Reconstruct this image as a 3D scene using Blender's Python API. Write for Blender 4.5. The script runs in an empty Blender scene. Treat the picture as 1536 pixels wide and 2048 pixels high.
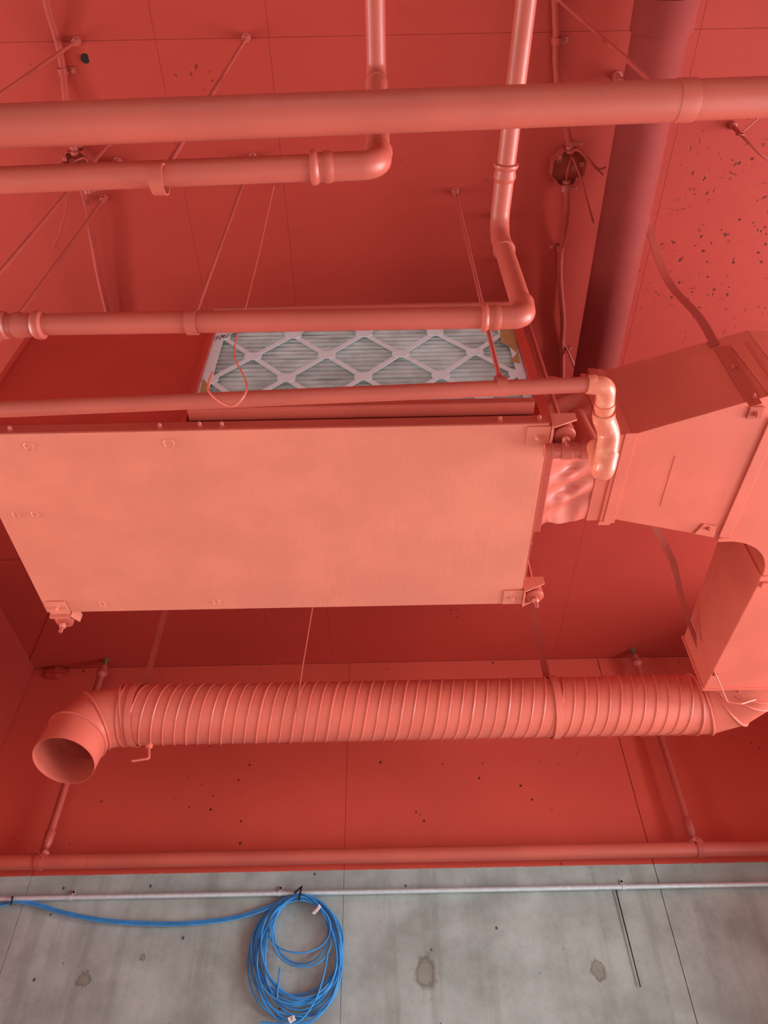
import bpy, bmesh, math, random
from mathutils import Vector as V, Matrix, noise
random.seed(7)
C = bpy.context.scene.collection
SC = bpy.context.scene

# ------------------------------------------------------------------ camera
EYE = V((0, 0, 1.6)); FPX = 1480.0
_Zc = V((-26, 1354, 1480)).normalized()
_Xc = V((1, 0.0192, 0)); _Xc = (_Xc - _Zc * _Xc.dot(_Zc)).normalized()
_Yc = _Xc.cross(_Zc)
if _Yc.z < 0: _Yc = -_Yc
# rows of world axes in camera space (right, up, forward)
def w(c): return V((c.dot(_Xc), c.dot(_Yc), c.dot(_Zc)))
R_, U_, F_ = w(V((1, 0, 0))), w(V((0, 1, 0))), w(V((0, 0, 1)))
cam = bpy.data.cameras.new('camera'); co = bpy.data.objects.new('camera', cam); C.objects.link(co)
m = Matrix((R_, U_, -F_)).transposed().to_4x4(); m.translation = EYE
co.matrix_world = m
cam.sensor_fit = 'HORIZONTAL'; cam.sensor_width = 36; cam.lens = 36 * FPX / 1536
cam.clip_start = 0.02
SC.camera = co
# ------------------------------------------------------------------ light
SC.view_settings.view_transform = 'Standard'; SC.view_settings.look = 'None'
SC.view_settings.exposure = -0.47; SC.view_settings.gamma = 1.0
SC.view_settings.use_curve_mapping = False
wd = bpy.data.worlds.new('world'); SC.world = wd; wd.use_nodes = True
bg = wd.node_tree.nodes['Background']; bg.inputs[0].default_value = (0.86, 0.93, 1.0, 1); bg.inputs[1].default_value = 2.2
def window_light(name, loc, aim, sx, sy, power, col):
    l = bpy.data.lights.new(name, 'AREA'); l.shape = 'RECTANGLE'; l.size = sx; l.size_y = sy
    l.energy = power; l.color = col
    o = bpy.data.objects.new(name, l); C.objects.link(o); o.location = loc
    o.rotation_euler = (V(aim) - V(loc)).to_track_quat('-Z', 'Y').to_euler()
    return o
window_light('daylight_right', (4.5, 1.15, 1.0), (0, 1.4, 2.2), 2.8, 1.3, 200, (0.84, 0.95, 1.0))
window_light('daylight_left', (-4.5, 0.9, 1.0), (0, 1.2, 2.2), 3.0, 1.3, 55, (1.0, 0.90, 0.74))
window_light('sky_right', (4.5, 1.6, 2.4), (0.9, 2.2, 0), 2.8, .7, 330, (1.0, 0.99, 0.98))
window_light('sky_left', (-4.5, 1.6, 2.4), (-0.5, 2.2, 0), 2.8, .7, 260, (1.0, 0.97, 0.92))

# ------------------------------------------------------------------ pixel helpers (camera match)
def ray(u, v): return w(V((u - 768.0, 1024.0 - v, FPX)))
def P(u, v, X=None, Y=None, Z=None):
    r = ray(u, v)
    t = X / r.x if X is not None else Y / r.y if Y is not None else (Z - EYE.z) / r.z
    return EYE + r * t
def to_x(p, q, x): return p + (q - p) * ((x - p.x) / (q.x - p.x))   # the line p-q carried on to x
def depth(p): return (p - EYE).dot(F_)
def rad(p, px): return px * 0.5 * depth(p) / FPX
CEIL = 3.8; WALL = 3.02

# ------------------------------------------------------------------ mesh builder
class MB:
    def __init__(s): s.v = []; s.f = []
    def add(s, vs, fs):
        k = len(s.v); s.v += [V(x) for x in vs]; s.f += [tuple(i + k for i in f) for f in fs]; return s
    def box(s, c, d, rot=None):
        c = V(c); vs = []
        for z in (-.5, .5):
            for x, y in ((-.5, -.5), (.5, -.5), (.5, .5), (-.5, .5)):
                q = V((x * d[0], y * d[1], z * d[2]))
                if rot: q = rot @ q
                vs.append(c + q)
        return s.add(vs, [(3, 2, 1, 0), (4, 5, 6, 7), (0, 1, 5, 4), (1, 2, 6, 5), (2, 3, 7, 6), (3, 0, 4, 7)])
    def hexa(s, b, t):      # two quads, bottom and top, same order
        return s.add(list(b) + list(t), [(3, 2, 1, 0), (4, 5, 6, 7), (0, 1, 5, 4), (1, 2, 6, 5), (2, 3, 7, 6), (3, 0, 4, 7)])
    def prism(s, poly, vec):
        n = len(poly); vec = V(vec)
        vs = [V(p) for p in poly] + [V(p) + vec for p in poly]
        fs = [tuple(range(n - 1, -1, -1)), tuple(range(n, 2 * n))] + [(i, (i + 1) % n, n + (i + 1) % n, n + i) for i in range(n)]
        return s.add(vs, fs)
    def rev(s, p, ax, prof, n=20, cap=True):   # profile [(along, radius)]
        ax = V(ax).normalized(); a = ax.orthogonal().normalized(); b = ax.cross(a); p = V(p)
        vs = []; fs = []
        for t, r in prof:
            for k in range(n):
                h = 2 * math.pi * k / n
                vs.append(p + ax * t + (a * math.cos(h) + b * math.sin(h)) * r)
        for i in range(len(prof) - 1):
            for k in range(n):
                k2 = (k + 1) % n
                fs.append((i * n + k, i * n + k2, (i + 1) * n + k2, (i + 1) * n + k))
        if cap:
            fs.append(tuple(range(n - 1, -1, -1))); fs.append(tuple(range((len(prof) - 1) * n, len(prof) * n)))
        return s.add(vs, fs)
    def tube(s, pts, r, n=16, cap=True):
        pts = [V(p) for p in pts]; L = len(pts)
        rs = r if isinstance(r, (list, tuple)) else [r] * L
        T = []
        for i in range(L):
            t = (pts[min(i + 1, L - 1)] - pts[max(i - 1, 0)])
            T.append(t.normalized())
        a = T[0].orthogonal().normalized()
        vs = []; fs = []
        for i in range(L):
            if i: a = (a - T[i] * a.dot(T[i]))
            a.normalize(); b = T[i].cross(a)
            sc = 1.0
            for k in range(n):
                h = 2 * math.pi * k / n
                vs.append(pts[i] + (a * math.cos(h) + b * math.sin(h)) * rs[i])
        for i in range(L - 1):
            for k in range(n):
                k2 = (k + 1) % n
                fs.append((i * n + k, i * n + k2, (i + 1) * n + k2, (i + 1) * n + k))
        if cap:
            fs.append(tuple(range(n - 1, -1, -1))); fs.append(tuple(range((L - 1) * n, L * n)))
        return s.add(vs, fs)
    def ribbon(s, pts, side, width, th):        # flat strap along pts; side = width direction
        pts = [V(p) for p in pts]; side = V(side).normalized(); L = len(pts); vs = []; fs = []
        for i in range(L):
            t = (pts[min(i + 1, L - 1)] - pts[max(i - 1, 0)]).normalized()
            nn = t.cross(side).normalized(); sd = side
            for a, b in ((-1, -1), (1, -1), (1, 1), (-1, 1)):
                vs.append(pts[i] + sd * a * width / 2 + nn * b * th / 2)
        for i in range(L - 1):
            for k in range(4):
                k2 = (k + 1) % 4
                fs.append((i * 4 + k, i * 4 + k2, (i + 1) * 4 + k2, (i + 1) * 4 + k))
        fs += [(3, 2, 1, 0), tuple((L - 1) * 4 + k for k in range(4))]
        return s.add(vs, fs)
    def bolt(s, p, ax, r=.006, h=.005, shank=.0):   # hex head with washer
        ax = V(ax).normalized()
        s.rev(p, ax, [(-.002, r * 1.5), (.0015, r * 1.5)], 14)
        s.rev(p, ax, [(.0015, r), (.0015 + h * .8, r), (.0015 + h, r * .8)], 6)
        if shank: s.rev(p, ax, [(h, r * .55), (h + shank, r * .55), (h + shank + .001, r * .4)], 10)
        return s

def spline(pts, n=8):
    pts = [V(p) for p in pts]; out = []
    for i in range(len(pts) - 1):
        p0 = pts[max(i - 1, 0)]; p1 = pts[i]; p2 = pts[i + 1]; p3 = pts[min(i + 2, len(pts) - 1)]
        for k in range(n):
            t = k / n
            out.append(.5 * ((2 * p1) + (p2 - p0) * t + (2 * p0 - 5 * p1 + 4 * p2 - p3) * t * t + (3 * p1 - p0 - 3 * p2 + p3) * t ** 3))
    out.append(pts[-1]); return out
def fillet(pts, r, n=9):            # polyline with rounded corners
    pts = [V(p) for p in pts]; out = [pts[0]]
    rs = r if isinstance(r, (list, tuple)) else [r] * len(pts)
    for i in range(1, len(pts) - 1):
        a = (pts[i - 1] - pts[i]).normalized(); b = (pts[i + 1] - pts[i]).normalized()
        ang = a.angle(b); d = rs[i] / math.tan(ang / 2)
        d = min(d, (pts[i - 1] - pts[i]).length * .49, (pts[i + 1] - pts[i]).length * .49)
        rr = d * math.tan(ang / 2)
        c = pts[i] + (a + b).normalized() * (rr / math.sin(ang / 2))
        s0 = pts[i] + a * d - c; s1 = pts[i] + b * d - c
        q = s0.rotation_difference(s1)
        ax, an = q.to_axis_angle()
        for k in range(n + 1): out.append(c + Matrix.Rotation(an * k / n, 3, ax) @ s0)
    out.append(pts[-1]); return out

def obj(name, mb, mat, parent=None, bevel=0, sharp=38, kind=None):
    me = bpy.data.meshes.new(name)
    vs = mb.v
    if parent is None:
        lo = V((min(v[i] for v in vs) for i in range(3))); hi = V((max(v[i] for v in vs) for i in range(3)))
        org = (lo + hi) / 2
    else:
        org = V((0, 0, 0)); q = parent
        while q is not None: org = org + V(q.location); q = q.parent
    me.from_pydata([v - org for v in vs], [], mb.f); me.update()
    bm = bmesh.new(); bm.from_mesh(me)
    bmesh.ops.recalc_face_normals(bm, faces=bm.faces)
    if bevel:
        ed = [e for e in bm.edges if len(e.link_faces) == 2 and e.calc_face_angle(0) > .6]
        bmesh.ops.bevel(bm, geom=ed, offset=bevel, segments=2, affect='EDGES', profile=.6, clamp_overlap=True)
    for f in bm.faces: f.smooth = True
    bm.to_mesh(me); bm.free()
    try: me.set_sharp_from_angle(angle=math.radians(6 if bevel else sharp))
    except Exception: pass
    me.materials.append(mat)
    o = bpy.data.objects.new(name, me); C.objects.link(o)
    if parent is None: o.location = org
    else: o.parent = parent
    if kind: o['kind'] = kind
    return o
def tag(o, label, cat, group=None):
    o['label'] = label; o['category'] = cat
    if group: o['group'] = group
    return o
def thing(name, label, cat, loc, group=None):
    o = bpy.data.objects.new(name, None); C.objects.link(o); o.location = V(loc); o.empty_display_size = .05
    return tag(o, label, cat, group)
def struct(name, mb, mat, parent=None, **k):
    o = obj(name, mb, mat, parent, **k)
    if parent is None: o['kind'] = 'structure'
    return o

# ------------------------------------------------------------------ materials
class NT:
    def __init__(s, name):
        s.m = bpy.data.materials.new(name); s.m.use_nodes = True; s.t = s.m.node_tree
        s.b = s.t.nodes['Principled BSDF']; s.pos = s.n('ShaderNodeNewGeometry').outputs['Position']
    def n(s, t, **k):
        x = s.t.nodes.new(t)
        for a, b in k.items(): setattr(x, a, b)
        return x
    def l(s, a, b): s.t.links.new(a, b)
    def inp(s, node, i, val):
        if hasattr(val, 'node') or isinstance(val, bpy.types.NodeSocket): s.l(val, node.inputs[i])
        else: node.inputs[i].default_value = val
    def noise(s, scale, detail=4, rough=.55, vec=None, dist=0):
        x = s.n('ShaderNodeTexNoise'); x.inputs['Scale'].default_value = scale; x.inputs['Detail'].default_value = detail
        x.inputs['Roughness'].default_value = rough; x.inputs['Distortion'].default_value = dist
        s.l(vec or s.pos, x.inputs['Vector']); return x.outputs['Fac']
    def voro(s, scale, vec=None, feature='F1'):
        x = s.n('ShaderNodeTexVoronoi', feature=feature); x.inputs['Scale'].default_value = scale
        s.l(vec or s.pos, x.inputs['Vector']); return x
    def mapped(s, scale=(1, 1, 1)):
        x = s.n('ShaderNodeMapping'); x.inputs['Scale'].default_value = scale; s.l(s.pos, x.inputs['Vector']); return x.outputs[0]
    def rng(s, val, a, b, c=0., d=1., smooth=True):
        x = s.n('ShaderNodeMapRange', interpolation_type='SMOOTHSTEP' if smooth else 'LINEAR')
        s.l(val, x.inputs[0])
        for i, q in enumerate((a, b, c, d)): x.inputs[i + 1].default_value = q
        return x.outputs[0]
    def math(s, op, a, b=0., clamp=False):
        x = s.n('ShaderNodeMath', operation=op, use_clamp=clamp); s.inp(x, 0, a); s.inp(x, 1, b); return x.outputs[0]
    def mix(s, f, a, b):
        x = s.n('ShaderNodeMix', data_type='RGBA'); s.inp(x, 0, f)
        for i, q in ((6, a), (7, b)):
            if isinstance(q, tuple): x.inputs[i].default_value = (*q, 1)
            else: s.l(q, x.inputs[i])
        return x.outputs[2]
    def near(s, pt, r0, r1):        # 1 inside r0 falling to 0 at r1, with ragged edge
        x = s.n('ShaderNodeVectorMath', operation='DISTANCE'); s.l(s.pos, x.inputs[0]); x.inputs[1].default_value = pt
        return s.rng(x.outputs['Value'], r0, r1, 1, 0)
    def bump(s, h, strength=.3, dist=.002):
        x = s.n('ShaderNodeBump'); x.inputs['Strength'].default_value = strength; x.inputs['Distance'].default_value = dist
        s.l(h, x.inputs['Height']); s.l(x.outputs[0], s.b.inputs['Normal']); return x
    def out(s, col=None, rough=.5, spec=.5, metal=0.):
        if col is not None:
            if isinstance(col, tuple): s.b.inputs['Base Color'].default_value = (*col, 1)
            else: s.l(col, s.b.inputs['Base Color'])
        s.inp(s.b, 'Roughness', rough); s.b.inputs['Specular IOR Level'].default_value = spec; s.b.inputs['Metallic'].default_value = metal
        return s.m
def mul(c, k): return tuple(x * k for x in c)
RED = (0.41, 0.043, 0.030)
WRED = (0.60, 0.085, 0.058)          # flat concrete paint as on the ceiling, brightened in place of wall light
SAL = (0.50, 0.082, 0.056)          # same coat on metal, fuller and glossier
def paint_metal(name, base, rough=.42, spec=.5, stroke=(30, 30, 30), bs=.18, wear=None):
    t = NT(name)
    f = t.noise(7, 5); f2 = t.noise(60, 3)
    c = t.mix(t.rng(f, .35, .7), mul(base, .95), tuple(min(1, x * 1.06) for x in base))
    c = t.mix(t.rng(f2, .62, .72, 0, .18), c, mul(base, .8))
    if wear:
        wf = t.noise(38, 5, .7, t.mapped((1, 1, .6)))
        c = t.mix(t.rng(wf, .5, .68, 0, .75), c, wear)
    h = t.noise(1, 4, .6, t.mapped(stroke))
    t.bump(h, bs, .0015)
    return t.out(c, rough, spec)
M = {}
M['metal'] = paint_metal('painted_metal', SAL)
M['panel'] = paint_metal('painted_panel_lit', (0.72, 0.205, 0.14), .36, .55, (120, 14, 40), .3)  # paler copy of the unit paint, floor light put into the colour
M['duct'] = paint_metal('painted_duct', (0.70, 0.145, 0.10), .4, .5, (25, 25, 25), .12)
M['pipe'] = paint_metal('painted_pipe', (0.52, 0.098, 0.068), .4, .5, (60, 60, 60), .12)
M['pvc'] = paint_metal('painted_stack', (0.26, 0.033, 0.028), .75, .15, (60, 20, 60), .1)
M['rod'] = paint_metal('painted_rod', (0.45, 0.072, 0.053), .5, .5, (90, 90, 90), .3)
M['conduit'] = paint_metal('painted_conduit', (0.40, 0.050, 0.036), .6, .2, (90, 90, 90), .3)
M['fitting'] = paint_metal('worn_fitting_paint', (0.74, 0.19, 0.12), .3, .6, (60, 60, 60), .25, wear=(0.80, 0.36, 0.22))
M['canvas'] = paint_metal('painted_canvas', (0.60, 0.125, 0.088), .33, .55, (14, 14, 14), .1)
M['casing'] = paint_metal('painted_casing_shaded', (0.52, 0.052, 0.036), .5, .3)  # redder copy of the unit paint, front shade put into the colour
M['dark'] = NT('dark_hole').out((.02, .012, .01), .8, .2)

def concrete_paint():
    t = NT('painted_concrete')
    f = t.noise(1.7, 5); g = t.noise(14, 6, .6)
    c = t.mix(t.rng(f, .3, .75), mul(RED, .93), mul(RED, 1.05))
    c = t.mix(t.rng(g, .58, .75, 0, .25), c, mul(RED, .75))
    # bug holes: crowded in the honeycombed patch at right, rare elsewhere
    wv = t.n('ShaderNodeVectorMath', operation='MULTIPLY_ADD'); nc = t.n('ShaderNodeTexNoise'); nc.inputs['Scale'].default_value = 55; t.l(t.pos, nc.inputs['Vector'])
    t.l(nc.outputs['Color'], wv.inputs[0]); wv.inputs[1].default_value = (.02, .02, 0); t.l(t.pos, wv.inputs[2])
    vo = t.voro(40, wv.outputs[0]); d = vo.outputs['Distance']
    hon = t.near((1.10, 0.90, CEIL), .18, .44)
    gate = t.rng(t.noise(9, 3), .44, .54)
    rare = t.rng(t.noise(5, 2), .66, .70)
    m = t.math('MULTIPLY', t.rng(d, .13, .24, 1, 0), t.math('MAXIMUM', t.math('MULTIPLY', hon, gate), t.math('MULTIPLY', rare, .8)))
    crk = t.noise(26, 8, .75, t.mapped((.6, 1.2, 1)), 1.2)
    m2 = t.math('MULTIPLY', t.rng(crk, .61, .64), t.math('MULTIPLY', hon, .9))
    m = t.math('MAXIMUM', m, m2)
    c = t.mix(m, c, (.09, .012, .01))
    h = t.math('SUBTRACT', t.math('ADD', t.math('MULTIPLY', g, .5), t.noise(1, 5, .6, t.mapped((25, 90, 25)))), t.math('MULTIPLY', m, 4.))
    t.bump(h, .22, .003)
    return t.out(c, .6, .15)
M['cpaint'] = concrete_paint()

EDGE = EYE.z + 1.206
def wall_mat():
    t = NT('wall_concrete')
    sep = t.n('ShaderNodeSeparateXYZ'); t.l(t.pos, sep.inputs[0]); z = sep.outputs[2]; x = sep.outputs[0]
    # painted upper part
    f = t.noise(1.9, 5); g = t.noise(16, 6, .6)
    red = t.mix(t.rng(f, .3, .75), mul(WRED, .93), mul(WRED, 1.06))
    vo = t.voro(17); spk = t.math('MULTIPLY', t.rng(vo.outputs['Distance'], .07, .12, 1, 0), t.rng(t.noise(3.3, 2), .50, .56))
    red = t.mix(spk, red, (.07, .012, .01))
    # raw concrete
    st = t.noise(1, 6, .6, t.mapped((11, 1, .7))); cl = t.noise(5, 7, .65); fi = t.noise(45, 4, .7)
    gr = t.mix(t.rng(cl, .3, .72), (.29, .325, .30), (.445, .51, .485))
    gr = t.mix(t.rng(st, .5, .72, 0, .6), gr, (.215, .235, .21))
    gr = t.mix(t.rng(fi, .55, .75, 0, .35), gr, (.23, .26, .235))
    # form-tie stains
    for px, sz in (((167, 1958), .030), ((852, 1945), .052), ((1196, 1940), .030), ((285, 1915), .015)):
        p = P(*px, Y=WALL)
        wob = t.noise(28, 4, .6)
        dd = t.n('ShaderNodeVectorMath', operation='DISTANCE'); t.l(t.mapped((1, 1, .75)), dd.inputs[0]); dd.inputs[1].default_value = (p.x, p.y, p.z * .75)
        e = t.math('ADD', dd.outputs['Value'], t.math('MULTIPLY', t.math('SUBTRACT', wob, .5), .05))
        k = t.rng(e, sz * .55, sz * .9, 1, 0)
        gr = t.mix(t.math('MULTIPLY', k, .55), gr, (.20, .18, .125))
        ring = t.math('MULTIPLY', k, t.rng(e, sz * .45, sz * .62))
        gr = t.mix(t.math('MULTIPLY', ring, .55), gr, (.13, .11, .085))
    vo2 = t.voro(13, t.mapped((1, 1, .8))); sp2 = t.math('MULTIPLY', t.rng(vo2.outputs['Distance'], .045, .085, 1, 0), t.rng(t.noise(4, 2), .46, .5))
    gr = t.mix(t.math('MULTIPLY', sp2, .9), gr, (.05, .045, .04))
    ed = t.math('ADD', z, t.math('MULTIPLY', t.math('SUBTRACT', t.noise(40, 3), .5), .006))
    fac = t.rng(ed, EDGE - .0012, EDGE + .0012)
    c = t.mix(fac, gr, red)
    h = t.math('ADD', t.math('MULTIPLY', g, .6), t.math('MULTIPLY', cl, .8)); h = t.math('SUBTRACT', h, t.math('MULTIPLY', t.math('MAXIMUM', spk, sp2), 2.))
    t.bump(h, .2, .003)
    return t.out(c, t.rng(fac, 0, 1, .85, .6), .15)
M['wall'] = wall_mat()
M['joint'] = NT('dark_joint_mortar').out((.16, .10, .09), .9, .2)  # dark slab tone seen in the gaps between wall panels
def plain(name, c, r=.5, s=.5, metal=0, nz=0.1, sc=40):
    t = NT(name); f = t.noise(sc, 4)
    return t.out(t.mix(t.rng(f, .3, .7), mul(c, 1 - nz), tuple(min(1, x * (1 + nz)) for x in c)), r, s, metal)
M['floor'] = plain('floor_concrete', (.58, .56, .53), .6, .3, 0, .12, 2)
M['white'] = plain('white_wall', (.75, .74, .72), .7, .3)
M['galv'] = plain('galvanised_steel', (.62, .74, .78), .34, .6, .35, .08, 60)
M['brass'] = plain('dull_anchor_steel', (.30, .24, .14), .45, .5, .8, .3, 200)
M['card'] = plain('white_cardboard', (.78, .86, .90), .75, .25, 0, .03, 90)
M['kraft'] = plain('kraft_cardboard', (.50, .30, .13), .8, .2, 0, .1, 90)
M['blue'] = plain('blue_cable', (.045, .30, .70), .34, .5, 0, .12, 25)
M['black'] = plain('black_plastic', (.012, .012, .013), .45, .4)
M['label'] = plain('white_label', (.85, .84, .80), .6, .3)
M['ink'] = NT('black_ink').out((.03, .03, .04), .6, .2)
def media_mat():
    t = NT('pleated_media'); f = t.noise(11, 5, .6); g = t.noise(1, 4, .6, t.mapped((30, 30, 120)))
    c = t.mix(t.rng(f, .3, .7), (.46, .50, .48), (.68, .76, .75))
    t.bump(g, .1, .002)
    return t.out(c, .95, .1)
M['media'] = media_mat()

# ------------------------------------------------------------------ room
flr = struct('floor', MB().box((0, -.9, -.05), (9.4, 8.2, .1)), M['floor'])
cx = [-4.7]
sx1 = P(315, 100, Z=CEIL).x; sx2 = P(1248, 715, Z=CEIL).x; sxa = P(543, 130, Z=CEIL).x
xs = [-4.7, -2.9, sx1 - 1.2, sx1, sxa, sx2, sx2 + 1.2, 3.4, 4.7]
sy = P(1000, 66, Z=CEIL).y
ys = [-5.0, -3.0, -1.0, sy, WALL + .02]
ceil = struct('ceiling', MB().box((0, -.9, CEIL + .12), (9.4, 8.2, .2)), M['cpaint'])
gx = .0003
for i in range(len(xs) - 1):
    for j in range(len(ys) - 1):
        a, b, c_, d = xs[i] + gx, xs[i + 1] - gx, ys[j] + gx, ys[j + 1] - gx
        dz = 0
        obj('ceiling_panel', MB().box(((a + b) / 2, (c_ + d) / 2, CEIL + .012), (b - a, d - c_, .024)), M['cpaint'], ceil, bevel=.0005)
wall = struct('wall_back', MB().box((0, WALL + .14, CEIL / 2), (9.4, .2, CEIL)), M['joint'])
w1 = P(1316, 1760, Y=WALL).x; w2 = P(684, 1900, Y=WALL).x; w3 = P(38, 1830, Y=WALL).x
wx = [-4.7, w3 - 1.24, w3, w2, w1, w1 + 1.24, w1 + 2.48, 4.7]
for i in range(len(wx) - 1):
    a, b = wx[i] + (.0014 if i in (4, 2) else .0007), wx[i + 1] - (.0014 if i == 3 else .0007)
    for z0, z1 in ((.002, 1.3 - .0018), (1.3 + .0018, CEIL - .002)):
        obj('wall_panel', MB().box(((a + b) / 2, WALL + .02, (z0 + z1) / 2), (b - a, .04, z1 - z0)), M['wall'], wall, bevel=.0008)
# short return wall at the left corner
xw = P(0, 1516, Y=WALL).x - .004
struct('wall_left', MB().box((xw - .1, (1.75 + WALL) / 2, CEIL / 2), (.2, WALL - 1.75, CEIL)), M['cpaint'])
struct('wall_shade_stub', MB().box((1.95, (2.45 + WALL) / 2, CEIL / 2), (.2, WALL - 2.45, CEIL)), M['cpaint'])  # unseen stub added to shade the right end of the back wall
rg = P(0, 1123, Z=CEIL)
obj('ceiling_ridge', MB().box((-1.35, rg.y, CEIL - .004), (.95, .022, .010)), M['cpaint'], ceil, bevel=.003)
obj('ceiling_ridge', MB().tube([P(60, 1322, Z=CEIL - .002), P(100, 1228, Z=CEIL - .002)], .003, 6), M['cpaint'], ceil)
# side walls with open window bays towards the daylight
def bay_wall(name, horizontal, at, a0, a1, openings):
    mb = MB(); th = .2
    def seg(p, q, z0, z1):
        if horizontal: mb.box(((p + q) / 2, at, (z0 + z1) / 2), (q - p, th, z1 - z0))
        else: mb.box((at, (p + q) / 2, (z0 + z1) / 2), (th, q - p, z1 - z0))
    cur = a0
    for p, q, z0, z1 in openings:
        seg(cur, p, 0, CEIL)
        if z0 > 0: seg(p, q, 0, z0)
        seg(p, q, z1, CEIL); cur = q
    seg(cur, a1, 0, CEIL)
    return struct(name, mb, M['white'])
bay_wall('wall_outer_left', False, -4.8, -5.0, 3.2, [(-1.6, 2.6, .3, 2.7)])
bay_wall('wall_outer_right', False, 4.8, -5.0, 3.2, [(-1.6, 2.6, .3, 2.7)])
bay_wall('wall_front', True, -5.1, -4.9, 4.9, [(-.6, .6, 0, 2.2)])
# crumbled concrete patch in the corner
p0 = P(112, 1346, Y=WALL - .002)
mb = MB(); mb.rev((0, 0, 0), (0, -1, 0), [(-.02, .046), (0, .044), (.012, .040), (.022, .030), (.027, .014), (.028, .002)], 26)
for v in mb.v:
    h_ = noise.noise(v * 42 + V((3, 1, 7))) * .010 + noise.noise(v * 110) * .005
    v.x = v.x * 1.5 + h_; v.z = max(-.05, min(.030, v.z)) * .9 + h_ * .8; v.y += noise.noise(v * 70) * .008; v += p0
tag(obj('concrete_lump', mb, M['cpaint']), 'rough red lump of leftover concrete in the top left corner of the back wall', 'concrete')

# ------------------------------------------------------------------ air handler
UB = 1.6 + 1.29; UT = 1.6 + 1.834; X0, X1, Y0, Y1 = -.905, .358, .934, 1.52
ah = thing('air_handler', 'wide salmon painted box-shaped air handling unit hung under the ceiling', 'air conditioner', ((X0 + X1) / 2, (Y0 + Y1) / 2, UB))
mb = MB(); t_ = .004
FX0, FX1 = -.43, .345            # filter opening
mb.box(((X0 + X1) / 2, (Y0 + Y1) / 2, UT), (X1 - X0, Y1 - Y0, t_))
mb.box(((X0 + X1) / 2, Y1, (UB + UT) / 2 + .004), (X1 - X0, t_, UT - UB - .008))
mb.box((X0, (Y0 + Y1) / 2, (UB + UT) / 2 + .004), (t_, Y1 - Y0, UT - UB - .008))
mb.box((X1 - .002, (Y0 + Y1) / 2, (UB + UT) / 2 + .004), (t_, Y1 - Y0 - .004, UT - UB - .008))
mb.box(((X0 + FX0) / 2, Y0 + .012, (UB + UT) / 2 + .004), (FX0 - X0, t_, UT - UB - .008))
mb.box(((FX0 + X1) / 2, Y0 + .012, UB + .045), (X1 - FX0 - .006, t_, .075))
mb.box((FX1 + .009, Y0 + .006, (UB + UT) / 2), (.022, .012, UT - UB - .01))
mb.box((FX0 - .004, Y0 + .008, (UB + UT) / 2), (.012, .012, UT - UB - .01))
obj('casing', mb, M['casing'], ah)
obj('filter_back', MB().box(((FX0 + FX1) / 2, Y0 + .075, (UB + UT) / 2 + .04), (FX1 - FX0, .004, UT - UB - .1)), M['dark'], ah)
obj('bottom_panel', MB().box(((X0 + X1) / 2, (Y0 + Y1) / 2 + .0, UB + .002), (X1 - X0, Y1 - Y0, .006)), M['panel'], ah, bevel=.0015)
obj('top_flange', MB().box(((FX0 + FX1) / 2, Y0 - .003, UT - .004), (FX1 - FX0 + .03, .014, .012)), M['metal'], ah, bevel=.002)
# front flange along the bottom, rail that holds the filter
mb = MB(); mb.box(((X0 + X1) / 2, Y0 + .002, UB + .017), (X1 - X0 - .004, .006, .028)); obj('front_flange', mb, M['metal'], ah, bevel=.001)
rl = P(371, 838, Y=Y0 - .018); rr = P(1072, 822, Y=Y0 - .018)
zr = UB + .052
mb = MB(); ln = rr.x - rl.x
prof = [(0, .0), (-.03, .0), (-.03, -.018), (-.026, -.022), (0, -.022)]
mb.prism([V((rl.x, Y0 + .004 + a, zr + .011 + b)) for a, b in prof], (ln, 0, 0)); obj('filter_rail', mb, M['metal'], ah, bevel=.0012)
for u, v in ((20, 861), (320, 854), (400, 851), (443, 856), (1000, 843), (1078, 838)):
    q = P(u, v, Y=Y0 - .002); q.z = max(q.z, UB + .014); b = MB().bolt((q.x, Y0 - .0015, q.z), (0, -1, 0), .0048, .007, .003); obj('bolt', b, M['metal'], ah)
for u, v, pz in ((58, 893, .0115), (338, 887, .0125), (32, 1030, .009), (70, 1029, .009), (205, 1208, .0105), (433, 1204, .0105)):
    q = P(u, v, Z=UB - .001)
    b = MB().rev(q + V((0, 0, .0005)), (0, 0, -1), [(0, pz), (.0015, pz), (.0024, pz - .001), (.0024, pz - .0022), (.0012, pz - .003), (.0013, 0.001)], 24)
    obj('hole_plug', b, M['panel'], ah)
# seam lip on the right edge, small screws and a loose pin
obj('side_lip', MB().box((X1 + .002, (Y0 + Y1) / 2, UB + .006), (.006, Y1 - Y0 - .01, .012)), M['metal'], ah, bevel=.001)
q = P(1087, 957, X=X1 + .006)
obj('pin', MB().tube([q, q + V((.014, -.004, .006))], .0012, 8), M['metal'], ah)
for u, v in ((1060, 1080), (1068, 1020)):
    q = P(u, v, X=X1 + .006); obj('screw', MB().bolt((X1 + .005, q.y, UB + .012), (1, 0, 0), .003, .003), M['metal'], ah)


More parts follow.
